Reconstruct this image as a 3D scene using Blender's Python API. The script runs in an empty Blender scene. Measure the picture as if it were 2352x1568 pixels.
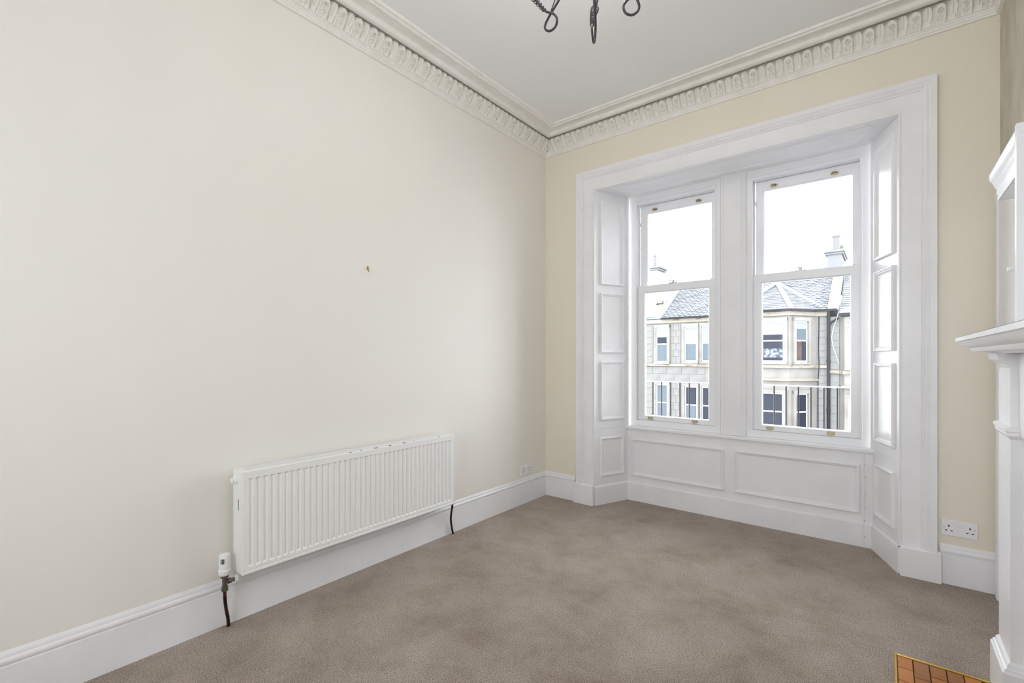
import bpy, math, random
from mathutils import Vector
random.seed(7)
scene = bpy.context.scene
COL = scene.collection

# ---------------------------------------------------------------- camera
TH = math.radians(38.6)
cam_d = bpy.data.cameras.new('camera')
cam_d.sensor_width = 36.0
cam_d.lens = 36.0 * 1076.0 / 2352.0
cam_d.shift_y = 35.0 / 2352.0
cam_d.clip_start = 0.02
cam_d.clip_end = 500
cam = bpy.data.objects.new('camera', cam_d)
cam.location = (2.407, -3.508, 1.25)
cam.rotation_euler = (math.radians(90), 0, TH)
COL.objects.link(cam)
scene.camera = cam

# ---------------------------------------------------------------- world: even white overcast sky
SKY = 1.0
w = bpy.data.worlds.new('overcast_sky')
scene.world = w
w.use_nodes = True
bg = w.node_tree.nodes['Background']
bg.inputs[0].default_value = (0.885, 0.94, 1.0, 1)
bg.inputs[1].default_value = SKY
scene.view_settings.view_transform = 'Standard'
scene.view_settings.look = 'None'
scene.view_settings.gamma = 1.0
scene.view_settings.use_curve_mapping = False
scene.view_settings.exposure = 2.97
scene.cycles.max_bounces = 8
scene.cycles.diffuse_bounces = 6
scene.cycles.glossy_bounces = 3
scene.cycles.adaptive_threshold = 0.05
scene.cycles.transparent_max_bounces = 16


def portal(name, loc, rot, sx, sy):
    """sampling guide for daylight in a window opening; it adds no light of its own"""
    d = bpy.data.lights.new(name, 'AREA')
    d.shape = 'RECTANGLE'
    d.size, d.size_y = sx, sy
    d.cycles.is_portal = True
    o = bpy.data.objects.new(name, d)
    o.location, o.rotation_euler = loc, rot
    COL.objects.link(o)


portal('window_daylight', (1.03, 0.56, 1.64), (math.radians(-90), 0, 0), 0.72, 1.9)
portal('window_daylight', (1.95, 0.56, 1.64), (math.radians(-90), 0, 0), 0.72, 1.9)
portal('fill_window_daylight', (1.60, -5.0, 1.6), (math.radians(90), 0, 0), 1.4, 1.8)  # guides sky light through the added fill window


# ---------------------------------------------------------------- materials
def lin(c):
    def f(v):
        v /= 255.0
        return v / 12.92 if v <= 0.04045 else ((v + 0.055) / 1.055) ** 2.4
    return (f(c[0]), f(c[1]), f(c[2]), 1)


MATS = {}


def mat(name, rgb, rough=0.5, metal=0.0, spec=0.5, coat=0.0):
    m = bpy.data.materials.new(name)
    m.use_nodes = True
    b = m.node_tree.nodes['Principled BSDF']
    b.inputs['Base Color'].default_value = lin(rgb)
    b.inputs['Roughness'].default_value = rough
    b.inputs['Metallic'].default_value = metal
    b.inputs['Specular IOR Level'].default_value = spec
    b.inputs['Coat Weight'].default_value = coat
    MATS[name] = m
    return m


def noise_colour(m, rgb2, scale, lo=0.4, hi=0.6, detail=4, stretch=(1, 1, 1), bump=0.0, bump_scale=None, dist=0.0):
    """mixes a second colour in by noise; optional bump from a finer noise"""
    nt = m.node_tree
    n, l = nt.nodes, nt.links
    b = n['Principled BSDF']
    tc = n.new('ShaderNodeTexCoord')
    mp = n.new('ShaderNodeMapping')
    mp.inputs['Scale'].default_value = stretch
    l.new(tc.outputs['Object'], mp.inputs['Vector'])
    no = n.new('ShaderNodeTexNoise')
    no.inputs['Scale'].default_value = scale
    no.inputs['Detail'].default_value = detail
    no.inputs['Distortion'].default_value = dist
    l.new(mp.outputs[0], no.inputs['Vector'])
    mr = n.new('ShaderNodeMapRange')
    mr.inputs['From Min'].default_value = lo
    mr.inputs['From Max'].default_value = hi
    l.new(no.outputs['Fac'], mr.inputs['Value'])
    mx = n.new('ShaderNodeMix')
    mx.data_type = 'RGBA'
    mx.inputs['A'].default_value = b.inputs['Base Color'].default_value
    mx.inputs['B'].default_value = lin(rgb2)
    l.new(mr.outputs[0], mx.inputs['Factor'])
    l.new(mx.outputs['Result'], b.inputs['Base Color'])
    if bump:
        n2 = n.new('ShaderNodeTexNoise')
        n2.inputs['Scale'].default_value = bump_scale or scale * 4
        n2.inputs['Detail'].default_value = 5
        l.new(mp.outputs[0], n2.inputs['Vector'])
        bp = n.new('ShaderNodeBump')
        bp.inputs['Strength'].default_value = bump
        bp.inputs['Distance'].default_value = 0.003
        l.new(n2.outputs['Fac'], bp.inputs['Height'])
        l.new(bp.outputs[0], b.inputs['Normal'])
    return m


noise_colour(mat('cream_paint', (241, 237, 229), 0.55, spec=0.3), (240, 237, 231), 1.1, 0.35, 0.65, 3, bump=0.05, bump_scale=60)
noise_colour(mat('cream_paint_end', (237, 230, 213), 0.55, spec=0.3), (236, 230, 215), 1.3, 0.35, 0.65, 3, bump=0.05, bump_scale=60)
noise_colour(mat('grey_wallpaper', (206, 199, 184), 0.8, spec=0.2), (188, 181, 165), 12, 0.35, 0.68, 6, (1, 1, 0.55), 0.2, 40)
mat('ceiling_paint', (240, 240, 240), 0.8, spec=0.2)
noise_colour(mat('plaster', (244, 242, 238), 0.6, spec=0.3), (238, 235, 229), 14, 0.35, 0.65, 4)
noise_colour(mat('gloss_white', (243, 243, 245), 0.28), (239, 239, 241), 5, 0.4, 0.65, 3, bump=0.012, bump_scale=25)
mat('window_white', (245, 246, 249), 0.22)
mat('radiator_white', (242, 242, 240), 0.3)
mat('chipped_dark', (60, 52, 46), 0.7)
mat('plastic_white', (240, 240, 242), 0.3)
mat('dark_hole', (25, 24, 26), 0.6)
mat('brass', (190, 160, 90), 0.28, 1.0)
mat('antique_brass', (196, 184, 150), 0.25, 1.0)
mat('bright_metal', (210, 210, 212), 0.25, 1.0)
mat('valve_metal', (128, 122, 116), 0.35, 1.0)
noise_colour(mat('tarnished_copper', (46, 28, 20), 0.4, 0.5), (104, 66, 44), 22, 0.5, 0.66, 4, (1, 1, 1))
mat('iron', (82, 82, 86), 0.38, 0.7)
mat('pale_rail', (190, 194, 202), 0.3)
mat('rail_paint', (24, 25, 34), 0.35)
mat('cast_iron', (28, 28, 30), 0.5, 0.3)
mat('grout', (92, 62, 40), 0.9)
BULB_FILL = 18.0  # glow of the unseen bulbs above the frame, lit as added room fill
m = mat('bulb', (245, 240, 230), 0.3)
m.node_tree.nodes['Principled BSDF'].inputs['Emission Color'].default_value = (1.0, 0.98, 0.95, 1)
m.node_tree.nodes['Principled BSDF'].inputs['Emission Strength'].default_value = BULB_FILL
mat('candle_sleeve', (232, 226, 210), 0.5)

# carpet: twist pile, brushed lighter and darker in patches
m = mat('carpet', (150, 128, 112), 0.95, spec=0.1)
nt = m.node_tree
n, l = nt.nodes, nt.links
b = n['Principled BSDF']
tc = n.new('ShaderNodeTexCoord')


def nz(scale, detail, dist=0.0, rough=0.5):
    q = n.new('ShaderNodeTexNoise')
    q.inputs['Scale'].default_value = scale
    q.inputs['Detail'].default_value = detail
    q.inputs['Distortion'].default_value = dist
    q.inputs['Roughness'].default_value = rough
    l.new(tc.outputs['Object'], q.inputs['Vector'])
    return q


def ramp(src, stops):
    r = n.new('ShaderNodeValToRGB')
    e = r.color_ramp.elements
    e[0].position, e[0].color = stops[0][0], lin(stops[0][1])
    e[1].position, e[1].color = stops[-1][0], lin(stops[-1][1])
    for p, c in stops[1:-1]:
        q = e.new(p)
        q.color = lin(c)
    l.new(src, r.inputs[0])
    return r


patch = nz(2.4, 9, 0.25, 0.72)
fine = nz(230, 3, 0.0, 0.85)
r1 = ramp(patch.outputs['Fac'], [(0.30, (176, 155, 138)), (0.46, (204, 186, 170)), (0.64, (224, 208, 194))])
r2 = ramp(fine.outputs['Fac'], [(0.36, (84, 79, 75)), (0.49, (200, 198, 195)), (0.61, (255, 255, 255))])
mx = n.new('ShaderNodeMix')
mx.data_type = 'RGBA'
mx.blend_type = 'MULTIPLY'
mx.inputs['Factor'].default_value = 1.0
l.new(r1.outputs[0], mx.inputs['A'])
l.new(r2.outputs[0], mx.inputs['B'])
l.new(mx.outputs['Result'], b.inputs['Base Color'])
b.inputs['Sheen Weight'].default_value = 0.25
b.inputs['Sheen Roughness'].default_value = 0.5
bp = n.new('ShaderNodeBump')
bp.inputs['Strength'].default_value = 0.8
bp.inputs['Distance'].default_value = 0.006
l.new(fine.outputs['Fac'], bp.inputs['Height'])
l.new(bp.outputs[0], b.inputs['Normal'])

# amber glazed tiles, each a slightly different brown
m = mat('amber_tile', (160, 92, 20), 0.12, coat=0.4)
nt = m.node_tree
n, l = nt.nodes, nt.links
b = n['Principled BSDF']
tc = n.new('ShaderNodeTexCoord')
oi = n.new('ShaderNodeObjectInfo')
patch = nz(14, 3)
ad = n.new('ShaderNodeMath')
ad.operation = 'MULTIPLY_ADD'
ad.inputs[1].default_value = 0.55
l.new(oi.outputs['Random'], ad.inputs[0])
sb = n.new('ShaderNodeMath')
sb.operation = 'MULTIPLY'
sb.inputs[1].default_value = 0.5
l.new(patch.outputs['Fac'], sb.inputs[0])
l.new(sb.outputs[0], ad.inputs[2])
r1 = ramp(ad.outputs[0], [(0.15, (112, 62, 12)), (0.5, (168, 98, 16)), (0.85, (200, 124, 34))])
l.new(r1.outputs[0], b.inputs['Base Color'])

# window glass: clear pane with a mirror-like skin by Fresnel
m = bpy.data.materials.new('clear_glass')
MATS['clear_glass'] = m
m.use_nodes = True
nt = m.node_tree
nt.nodes.clear()
o_ = nt.nodes.new('ShaderNodeOutputMaterial')
ms = nt.nodes.new('ShaderNodeMixShader')
tr = nt.nodes.new('ShaderNodeBsdfTransparent')
gl = nt.nodes.new('ShaderNodeBsdfGlossy')
gl.inputs['Roughness'].default_value = 0.0
fr = nt.nodes.new('ShaderNodeFresnel')
fr.inputs['IOR'].default_value = 1.16
nt.links.new(fr.outputs[0], ms.inputs[0])
nt.links.new(tr.outputs[0], ms.inputs[1])
nt.links.new(gl.outputs[0], ms.inputs[2])
nt.links.new(ms.outputs[0], o_.inputs[0])

# outdoors
noise_colour(mat('sandstone', (125, 122, 116), 0.85, spec=0.2), (111, 107, 103), 1.6, 0.35, 0.7, 6, bump=0.3, bump_scale=10)
noise_colour(mat('ashlar', (119, 118, 113), 0.85, spec=0.2), (105, 104, 103), 2.4, 0.3, 0.7, 6, bump=0.3, bump_scale=10)
noise_colour(mat('stained_cornice', (129, 124, 113), 0.85, spec=0.2), (94, 75, 53), 2.2, 0.52, 0.74, 6, (1, 1, 3))
noise_colour(mat('cream_render', (143, 138, 129), 0.9, spec=0.2), (136, 130, 122), 1.2)
mat('lead', (136, 140, 148), 0.55)
mat('gutter_black', (20, 21, 27), 0.5, spec=0.25)
mat('sash_white', (186, 188, 192), 0.4)
mat('far_glass_dark', (38, 41, 50), 0.15, spec=0.15)
mat('far_glass_pale', (79, 87, 94), 0.2, spec=0.2)
mat('blind', (119, 124, 130), 0.7)
noise_colour(mat('patterned_curtain', (56, 39, 36), 0.9), (77, 62, 57), 14, 0.45, 0.55)
noise_colour(mat('lace', (112, 116, 124), 0.9), (58, 63, 75), 9, 0.45, 0.55)
mat('pot_clay', (100, 98, 97), 0.8)
mat('chimney_stone', (106, 106, 107), 0.9)
mat('street', (96, 96, 98), 0.9)
m = noise_colour(mat('slate', (109, 111, 115), 0.6, spec=0.4), (87, 91, 96), 3.0, 0.35, 0.65, 6, (1, 2, 2))


# ---------------------------------------------------------------- mesh helpers
OFF = {}          # world position that each object's own coordinates count from


class MB:
    def __init__(self):
        self.v, self.f = [], []

    def add(self, vs, fs):
        k = len(self.v)
        self.v += [tuple(p) for p in vs]
        self.f += [tuple(i + k for i in q) for q in fs]
        return self

    def box(self, x0, x1, y0, y1, z0, z1, c=0.0):
        if c:
            return self.cbox(x0, x1, y0, y1, z0, z1, c)
        vs = [(x0, y0, z0), (x1, y0, z0), (x1, y1, z0), (x0, y1, z0), (x0, y0, z1), (x1, y0, z1), (x1, y1, z1), (x0, y1, z1)]
        return self.add(vs, [(3, 2, 1, 0), (4, 5, 6, 7), (0, 1, 5, 4), (1, 2, 6, 5), (2, 3, 7, 6), (3, 0, 4, 7)])

    def cbox(self, x0, x1, y0, y1, z0, z1, c):
        """box with all edges chamfered by c"""
        X, Y, Z = ((x0, x0 + c, x1 - c, x1), (y0, y0 + c, y1 - c, y1), (z0, z0 + c, z1 - c, z1))
        idx, vs = {}, []

        def V(i, j, k):
            if (i, j, k) not in idx:
                idx[(i, j, k)] = len(vs)
                vs.append((X[i], Y[j], Z[k]))
            return idx[(i, j, k)]
        fs = []
        for a in (0, 3):
            fs.append([V(a, 1, 1), V(a, 2, 1), V(a, 2, 2), V(a, 1, 2)])
            fs.append([V(1, a, 1), V(2, a, 1), V(2, a, 2), V(1, a, 2)])
            fs.append([V(1, 1, a), V(2, 1, a), V(2, 2, a), V(1, 2, a)])
        e = {0: 1, 3: 2}
        for a in (0, 3):
            for b_ in (0, 3):
                fs.append([V(a, e[b_], 1), V(a, e[b_], 2), V(e[a], b_, 2), V(e[a], b_, 1)])
                fs.append([V(a, 1, e[b_]), V(a, 2, e[b_]), V(e[a], 2, b_), V(e[a], 1, b_)])
                fs.append([V(1, a, e[b_]), V(2, a, e[b_]), V(2, e[a], b_), V(1, e[a], b_)])
        for a in (0, 3):
            for b_ in (0, 3):
                for d in (0, 3):
                    fs.append([V(a, e[b_], e[d]), V(e[a], b_, e[d]), V(e[a], e[b_], d)])
        return self.add(vs, fs)

    def prism(self, poly, z0, z1):
        k = len(poly)
        vs = [(p[0], p[1], z0) for p in poly] + [(p[0], p[1], z1) for p in poly]
        fs = [tuple(range(k))[::-1], tuple(range(k, 2 * k))]
        fs += [(i, (i + 1) % k, (i + 1) % k + k, i + k) for i in range(k)]
        return self.add(vs, fs)

    def prism_axis(self, poly, axis, a0, a1):
        """poly in the two other axes (in x,y,z order), extruded along axis 0/1/2"""
        k = len(poly)

        def P(p, a):
            if axis == 0:
                return (a, p[0], p[1])
            if axis == 1:
                return (p[0], a, p[1])
            return (p[0], p[1], a)
        vs = [P(p, a0) for p in poly] + [P(p, a1) for p in poly]
        fs = [tuple(range(k))[::-1], tuple(range(k, 2 * k))]
        fs += [(i, (i + 1) % k, (i + 1) % k + k, i + k) for i in range(k)]
        return self.add(vs, fs)

    def rings(self, rings, closed=True, cap0=False, cap1=False):
        k = len(rings[0])
        vs = [p for r in rings for p in r]
        fs = []
        for i in range(len(rings) - 1):
            for j in range(k if closed else k - 1):
                a, b_ = i * k + j, i * k + (j + 1) % k
                fs.append((a, b_, b_ + k, a + k))
        if cap0:
            fs.append(tuple(range(k))[::-1])
        if cap1:
            fs.append(tuple(range((len(rings) - 1) * k, len(rings) * k)))
        return self.add(vs, fs)

    def lathe(self, prof, c, n_=16, axis=2):
        """prof: (radius, height) pairs about axis through c"""
        rs = []
        for r, h in prof:
            ring = []
            for i in range(n_):
                a = 2 * math.pi * i / n_
                u_, v_ = r * math.cos(a), r * math.sin(a)
                if axis == 2:
                    ring.append((c[0] + u_, c[1] + v_, c[2] + h))
                elif axis == 1:
                    ring.append((c[0] + u_, c[1] + h, c[2] + v_))
                else:
                    ring.append((c[0] + h, c[1] + u_, c[2] + v_))
            rs.append(ring)
        return self.rings(rs, True, True, True)

    def tube(self, pts, r, n_=8, r2=None):
        P = [Vector(p) for p in pts]
        rs, prev = [], None
        for i, p in enumerate(P):
            t = (P[min(i + 1, len(P) - 1)] - P[max(i - 1, 0)]).normalized()
            if prev is None:
                ref = Vector((0, 0, 1)) if abs(t.z) < 0.9 else Vector((1, 0, 0))
                nrm = t.cross(ref).normalized()
            else:
                nrm = (prev - t * prev.dot(t)).normalized()
            prev = nrm
            bi = t.cross(nrm)
            rr = r if r2 is None else r + (r2 - r) * i / (len(P) - 1)
            rs.append([tuple(p + (nrm * math.cos(2 * math.pi * j / n_) + bi * math.sin(2 * math.pi * j / n_)) * rr) for j in range(n_)])
        return self.rings(rs, True, True, True)

    def panel(self, O, U, N, rect, prof, fill=True):
        """mitred moulding frame on the plane through O with axes U and z, normal N; prof: (inset, proud)"""
        O, U, N = Vector(O), Vector(U).normalized(), Vector(N).normalized()
        W = Vector((0, 0, 1))
        u0, u1, w0, w1 = rect
        rs = []
        for d, h in prof:
            rs.append([tuple(O + U * a + W * c + N * h) for a, c in ((u0 + d, w0 + d), (u1 - d, w0 + d), (u1 - d, w1 - d), (u0 + d, w1 - d))])
        return self.rings(rs, True, False, fill)

    def build(self, name, material, parent=None, smooth=False, root=None):
        off = OFF[parent.name] if parent is not None else (root or (0, 0, 0))
        me = bpy.data.meshes.new(name)
        me.from_pydata([(p[0] - off[0], p[1] - off[1], p[2] - off[2]) for p in self.v], [], self.f)
        me.validate()
        import bmesh
        bm = bmesh.new()
        bm.from_mesh(me)
        bmesh.ops.recalc_face_normals(bm, faces=bm.faces)
        bm.to_mesh(me)
        bm.free()
        me.materials.append(MATS[material])
        if smooth:
            for p in me.polygons:
                p.use_smooth = True
            try:
                me.set_sharp_from_angle(angle=math.radians(smooth if smooth is not True else 50))
            except Exception:
                pass
        o = bpy.data.objects.new(name, me)
        COL.objects.link(o)
        OFF[o.name] = off
        if parent is not None:
            o.parent = parent
        else:
            o.location = off
        return o


def empty(name, loc):
    o = bpy.data.objects.new(name, None)
    o.location = loc
    o.empty_display_size = 0.1
    COL.objects.link(o)
    OFF[o.name] = tuple(loc)
    return o


def copy_piece(o, parent, loc, rot=None):
    """a copy sharing mesh data; loc is a world position for the piece's own origin"""
    c = o.copy()
    COL.objects.link(c)
    off = OFF[parent.name]
    c.parent = parent
    c.location = (loc[0] - off[0], loc[1] - off[1], loc[2] - off[2])
    if rot is not None:
        c.rotation_euler = rot
    OFF[c.name] = tuple(loc)
    return c


def place(o, parent, loc, rot=None):
    off = OFF[parent.name]
    o.parent = parent
    o.location = (loc[0] - off[0], loc[1] - off[1], loc[2] - off[2])
    if rot is not None:
        o.rotation_euler = rot
    OFF[o.name] = tuple(loc)


def struct(o, label=None, cat=None):
    o['kind'] = 'structure'
    if label:
        o['label'] = label
    if cat:
        o['category'] = cat
    return o


def tag(o, label, cat, group=None):
    o['label'] = label
    o['category'] = cat
    if group:
        o['group'] = group
    return o


# ---------------------------------------------------------------- room shell
XL, XR, YF, YB, ZC = -0.012, 2.875, 0.012, -4.9, 3.2
CAS_X0, CAS_X1, SOF = 0.495, 2.468, 2.652          # opening of the window recess
HX0, HY0, HY1 = 2.433, -0.955, -2.395              # tiled hearth set in the carpet

mb = MB()
for (x0, x1, y0, y1) in ((XL, HX0, YB, YF), (HX0, XR, HY0, YF), (HX0, XR, YB, HY1)):
    mb.box(x0, x1, y0, y1, -0.012, 0.0)
mb.prism([(0.30, YF), (2.66, YF), (2.335, 0.36), (0.63, 0.36)], -0.012, 0.0)
mb.box(XL - 0.3, XR + 0.3, YB - 0.3, 0.7, -0.2, -0.0121)
struct(mb.build('floor', 'carpet'), 'worn brown twist-pile carpet covering the whole floor', 'carpet')

struct(MB().box(XL - 0.3, XR + 0.3, YB - 0.3, 0.7, ZC, ZC + 0.2).build('ceiling', 'ceiling_paint'), 'plain flat white painted ceiling', 'ceiling')
struct(MB().box(XL - 0.3, XL, YB - 0.3, 0.7, 0, ZC).build('wall_left', 'cream_paint'), 'long pale cream painted wall behind the radiator', 'wall')
mb = MB()
mb.box(XL, 0.48, YF, 0.55, 0, ZC).box(2.485, XR, YF, 0.55, 0, ZC).box(0.48, 2.485, YF, 0.55, SOF + 0.02, ZC)
mb.box(0.48, 2.485, 0.375, 0.55, 0, 0.62)
struct(mb.build('wall_front', 'cream_paint_end'), 'cream painted wall around the panelled window recess', 'wall')
struct(MB().box(XR, XR + 0.2, YB - 0.3, 0.7, 0, ZC).build('wall_right', 'grey_wallpaper'), 'mottled grey wall above the white fireplace', 'wall')
mb = MB()
mb.box(XL, 0.90, YB - 0.15, YB, 0, ZC).box(2.30, XR, YB - 0.15, YB, 0, ZC).box(0.90, 2.30, YB - 0.15, YB, 0, 0.70).box(0.90, 2.30, YB - 0.15, YB, 2.50, ZC)  # opening left for the added fill window
struct(mb.build('wall_back', 'cream_paint_end'), 'cream wall behind the viewpoint, opened for an added fill window', 'wall')

# ---------------------------------------------------------------- baseboards
BB = [(0.0, 0.0), (0.012, 0.0), (0.012, 0.164), (0.004, 0.167), (0.004, 0.169), (0.010, 0.171), (0.013, 0.178), (0.012, 0.188),
      (0.007, 0.194), (0.007, 0.201), (0.004, 0.209), (0.0, 0.217)]
mb = MB()
mb.rings([[(XL + a, y, z) for a, z in BB] for y in (YB, YF)], False)
struct(mb.build('baseboard_left', 'gloss_white', smooth=35), 'tall moulded white skirting under the radiator', 'skirting board')
mb = MB()
mb.rings([[(x, YF - a, z) for a, z in BB] for x in (XL, 0.302)], False)
struct(mb.build('baseboard_front', 'gloss_white', smooth=35), 'short white skirting between the corner and the window casing', 'skirting board')
mb = MB()
mb.rings([[(x, YF - a, z) for a, z in BB] for x in (2.642, XR)], False)
struct(mb.build('baseboard_right', 'gloss_white', smooth=35), 'short white skirting below the right double socket', 'skirting board')

# ---------------------------------------------------------------- plaster cornice
CP = [(-0.012, 3.046), (0.004, 3.046), (0.006, 3.056), (0.011, 3.058), (0.011, 3.068), (0.017, 3.071), (0.017, 3.080), (0.025, 3.083), (0.026, 3.089),
      (0.020, 3.096), (0.030, 3.120), (0.050, 3.146), (0.054, 3.156), (0.046, 3.164), (0.046, 3.186), (0.092, 3.186), (0.092, 3.170), (0.094, 3.167),
      (0.112, 3.166), (0.122, 3.168), (0.127, 3.172), (0.129, 3.178), (0.130, 3.192), (0.140, 3.1965), (0.165, 3.1985), (0.188, 3.198), (0.190, 3.186),
      (0.196, 3.183), (0.212, 3.183), (0.217, 3.189), (0.236, 3.189), (0.244, 3.1995), (0.245, 3.21)]
mb = MB()
mb.rings([[(a, YB, z) for a, z in CP], [(a, -a, z) for a, z in CP]], False)
cor_l = struct(mb.build('trim_1', 'plaster', smooth=40), 'white plaster cornice with a leaf frieze above the radiator wall', 'cornice')
mb = MB()
mb.rings([[(a, -a, z) for a, z in CP], [(XR - 0.012 - a, -a, z) for a, z in CP]], False)
cor_f = struct(mb.build('trim_2', 'plaster', smooth=40), 'white plaster cornice with a leaf frieze above the window', 'cornice')
mb = MB()
mb.rings([[(XR - 0.012 - a, -a, z) for a, z in CP], [(XR - 0.012 - a, YB, z) for a, z in CP]], False)
cor_r = struct(mb.build('trim_3', 'plaster', smooth=40), 'white plaster cornice along the fireplace wall', 'cornice')


def leaf_mesh(kind):
    """one cast leaf in local axes: x along the wall, y out from the wall, z up"""
    P0, P1 = Vector((0.017, 3.086)), Vector((0.076, 3.1675))
    dw = (P1 - P0)
    L = dw.length
    dw.normalize()
    dn = Vector((dw.y, -dw.x))

    def P(u, wv, nn):
        q = P0 + dw * (wv * L) + dn * nn
        return (u, q.x, q.y - 3.088)
    mb = MB()
    nu = 8
    ws = [0, .12, .24, .36, .48, .58, .66, .74, .81, .87, .92, .96, .985, 1.0]
    g = []
    for wv in ws:
        row = []
        for i in range(nu + 1):
            s = -1 + 2 * i / nu
            e = abs(s)
            if kind == 'tongue':
                hw = 0.0325 * ((1 - ((wv - 0.62) / 0.382) ** 2.4) ** 0.5 if wv > 0.62 else 1.0)
                nn = 0.010 + 0.006 * math.sin(math.pi * min(1, wv * 1.05)) + 0.010 * wv ** 3
                nn += 0.0045 if 0.72 < e < 0.98 else -0.001
            else:
                hw = 0.0270 * (0.93 + 0.09 * math.sin(wv * 13)) * ((1 - ((wv - 0.76) / 0.242) ** 2.2) ** 0.5 if wv > 0.76 else 1.0)
                nn = 0.002 + 0.007 * e * e + 0.014 * wv ** 2 + (0.005 if e < 0.13 else 0.0) + 0.0022 * math.sin(e * 19)
            if e > 0.98:
                nn = -0.004
            row.append(P(s * hw, wv, nn))
        g.append(row)
    mb.rings(g, False)
    if kind == 'tongue':
        for (cw, rr, k) in ((0.68, 0.0105, 6), (0.33, 0.0115, 5)):      # rosette above, open flower below
            for q in range(k):
                a = 2 * math.pi * q / k + 0.3
                cu, cv = rr * math.cos(a), cw + rr * math.sin(a) / L
                pts = [P(cu + 0.006 * math.cos(t), cv + 0.006 * math.sin(t) / L, 0.010 + 0.012 * cw ** 2) for t in [2 * math.pi * i / 6 for i in range(6)]]
                pt2 = [P(cu + 0.0035 * math.cos(t), cv + 0.0035 * math.sin(t) / L, 0.025 + 0.010 * cw ** 2) for t in [2 * math.pi * i / 6 for i in range(6)]]
                mb.rings([pts, pt2], True, False, True)
        pts = [P(0.004 * math.cos(t), 0.10 + 0.06 * math.sin(t), 0.014) for t in [2 * math.pi * i / 6 for i in range(6)]]
        pt0 = [P(0.007 * math.cos(t), 0.10 + 0.10 * math.sin(t), 0.006) for t in [2 * math.pi * i / 6 for i in range(6)]]
        mb.rings([pt0, pts], True, False, True)
    else:
        a, c = 0.0125, 0.30
        q0 = [P(-a, 0.02, 0.0), P(a, 0.02, 0.0), P(a, c, 0.0), P(-a, c, 0.0)]
        q1 = [P(-a, 0.02, 0.012), P(a, 0.02, 0.012), P(a, c, 0.014), P(-a, c, 0.014)]
        mb.rings([q0, q1], True, False, True)
    return mb


tongue = leaf_mesh('tongue').build('rosette_leaf', 'plaster', smooth=45)
scoop = leaf_mesh('scoop').build('scooped_leaf', 'plaster', smooth=45)
tongue_used = scoop_used = False
spots = []
y = -0.066
while y > -3.3:
    spots.append((cor_l, (0.0, y, 3.088), -math.pi / 2, 0))
    spots.append((cor_l, (0.0, y - 0.0502, 3.088), -math.pi / 2, 1))
    y -= 0.1005
x = 0.0735
while x < XR - 0.03:
    spots.append((cor_f, (x, 0.0, 3.088), math.pi, 0))
    if x + 0.051 < XR - 0.03:
        spots.append((cor_f, (x + 0.0512, 0.0, 3.088), math.pi, 1))
    x += 0.1025
y = -0.07
while y > -1.0:
    spots.append((cor_r, (XR - 0.012, y, 3.088), math.pi / 2, 0))
    spots.append((cor_r, (XR - 0.012, y - 0.05, 3.088), math.pi / 2, 1))
    y -= 0.1
for par, loc, rz, k in spots:
    if k == 0 and not tongue_used:
        place(tongue, par, loc, (0, 0, rz))
        tongue_used = True
    elif k == 1 and not scoop_used:
        place(scoop, par, loc, (0, 0, rz))
        scoop_used = True
    else:
        copy_piece(tongue if k == 0 else scoop, par, loc, (0, 0, rz))

# ---------------------------------------------------------------- window casing (architrave)
AP = [(0.0, YF), (0.0, -0.022), (0.028, -0.022), (0.034, -0.016), (0.044, -0.019), (0.052, -0.014), (0.056, -0.007), (0.064, -0.009), (0.068, -0.002),
      (0.152, -0.002), (0.153, 0.002), (0.156, 0.002), (0.157, -0.004), (0.165, -0.004), (0.168, 0.002), (0.168, 0.03)]
cas = empty('trim_4', (1.476, 0.0, 0.0))
struct(cas, 'wide white moulded casing framing the window recess', 'casing')
mb = MB()
rr = []
for px_, pz_ in ((0, 0), (0, 1), (1, 1), (1, 0)):
    rr.append([((0.327 + d) if px_ == 0 else (2.629 - d), yy, (2.817 - d) if pz_ else 0.16) for d, yy in AP])
mb.rings(rr, False)
mb.build('architrave', 'gloss_white', cas, smooth=15)


def plinth(x0, x1):
    mb = MB()
    mb.box(x0, x1, -0.026, 0.05, 0.0, 0.160)
    mb.add([(x0, -0.026, 0.16), (x1, -0.026, 0.16), (x1, 0.05, 0.16), (x0, 0.05, 0.16), (x0 + 0.006, -0.012, 0.170), (x1 - 0.004, -0.012, 0.170), (x1 - 0.004, 0.05, 0.170), (x0 + 0.006, 0.05, 0.170)],
           [(0, 1, 5, 4), (1, 2, 6, 5), (3, 0, 4, 7), (4, 5, 6, 7)])
    mb.build('plinth_block', 'gloss_white', cas)


plinth(0.300, 0.488)
plinth(2.470, 2.645)

# ---------------------------------------------------------------- splayed shutter reveals
BOL = [(0.0, 0.0), (0.0, 0.013), (0.005, 0.017), (0.011, 0.016), (0.015, 0.010), (0.020, 0.009), (0.026, 0.003), (0.029, 0.003), (0.030, 0.0012)]


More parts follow.
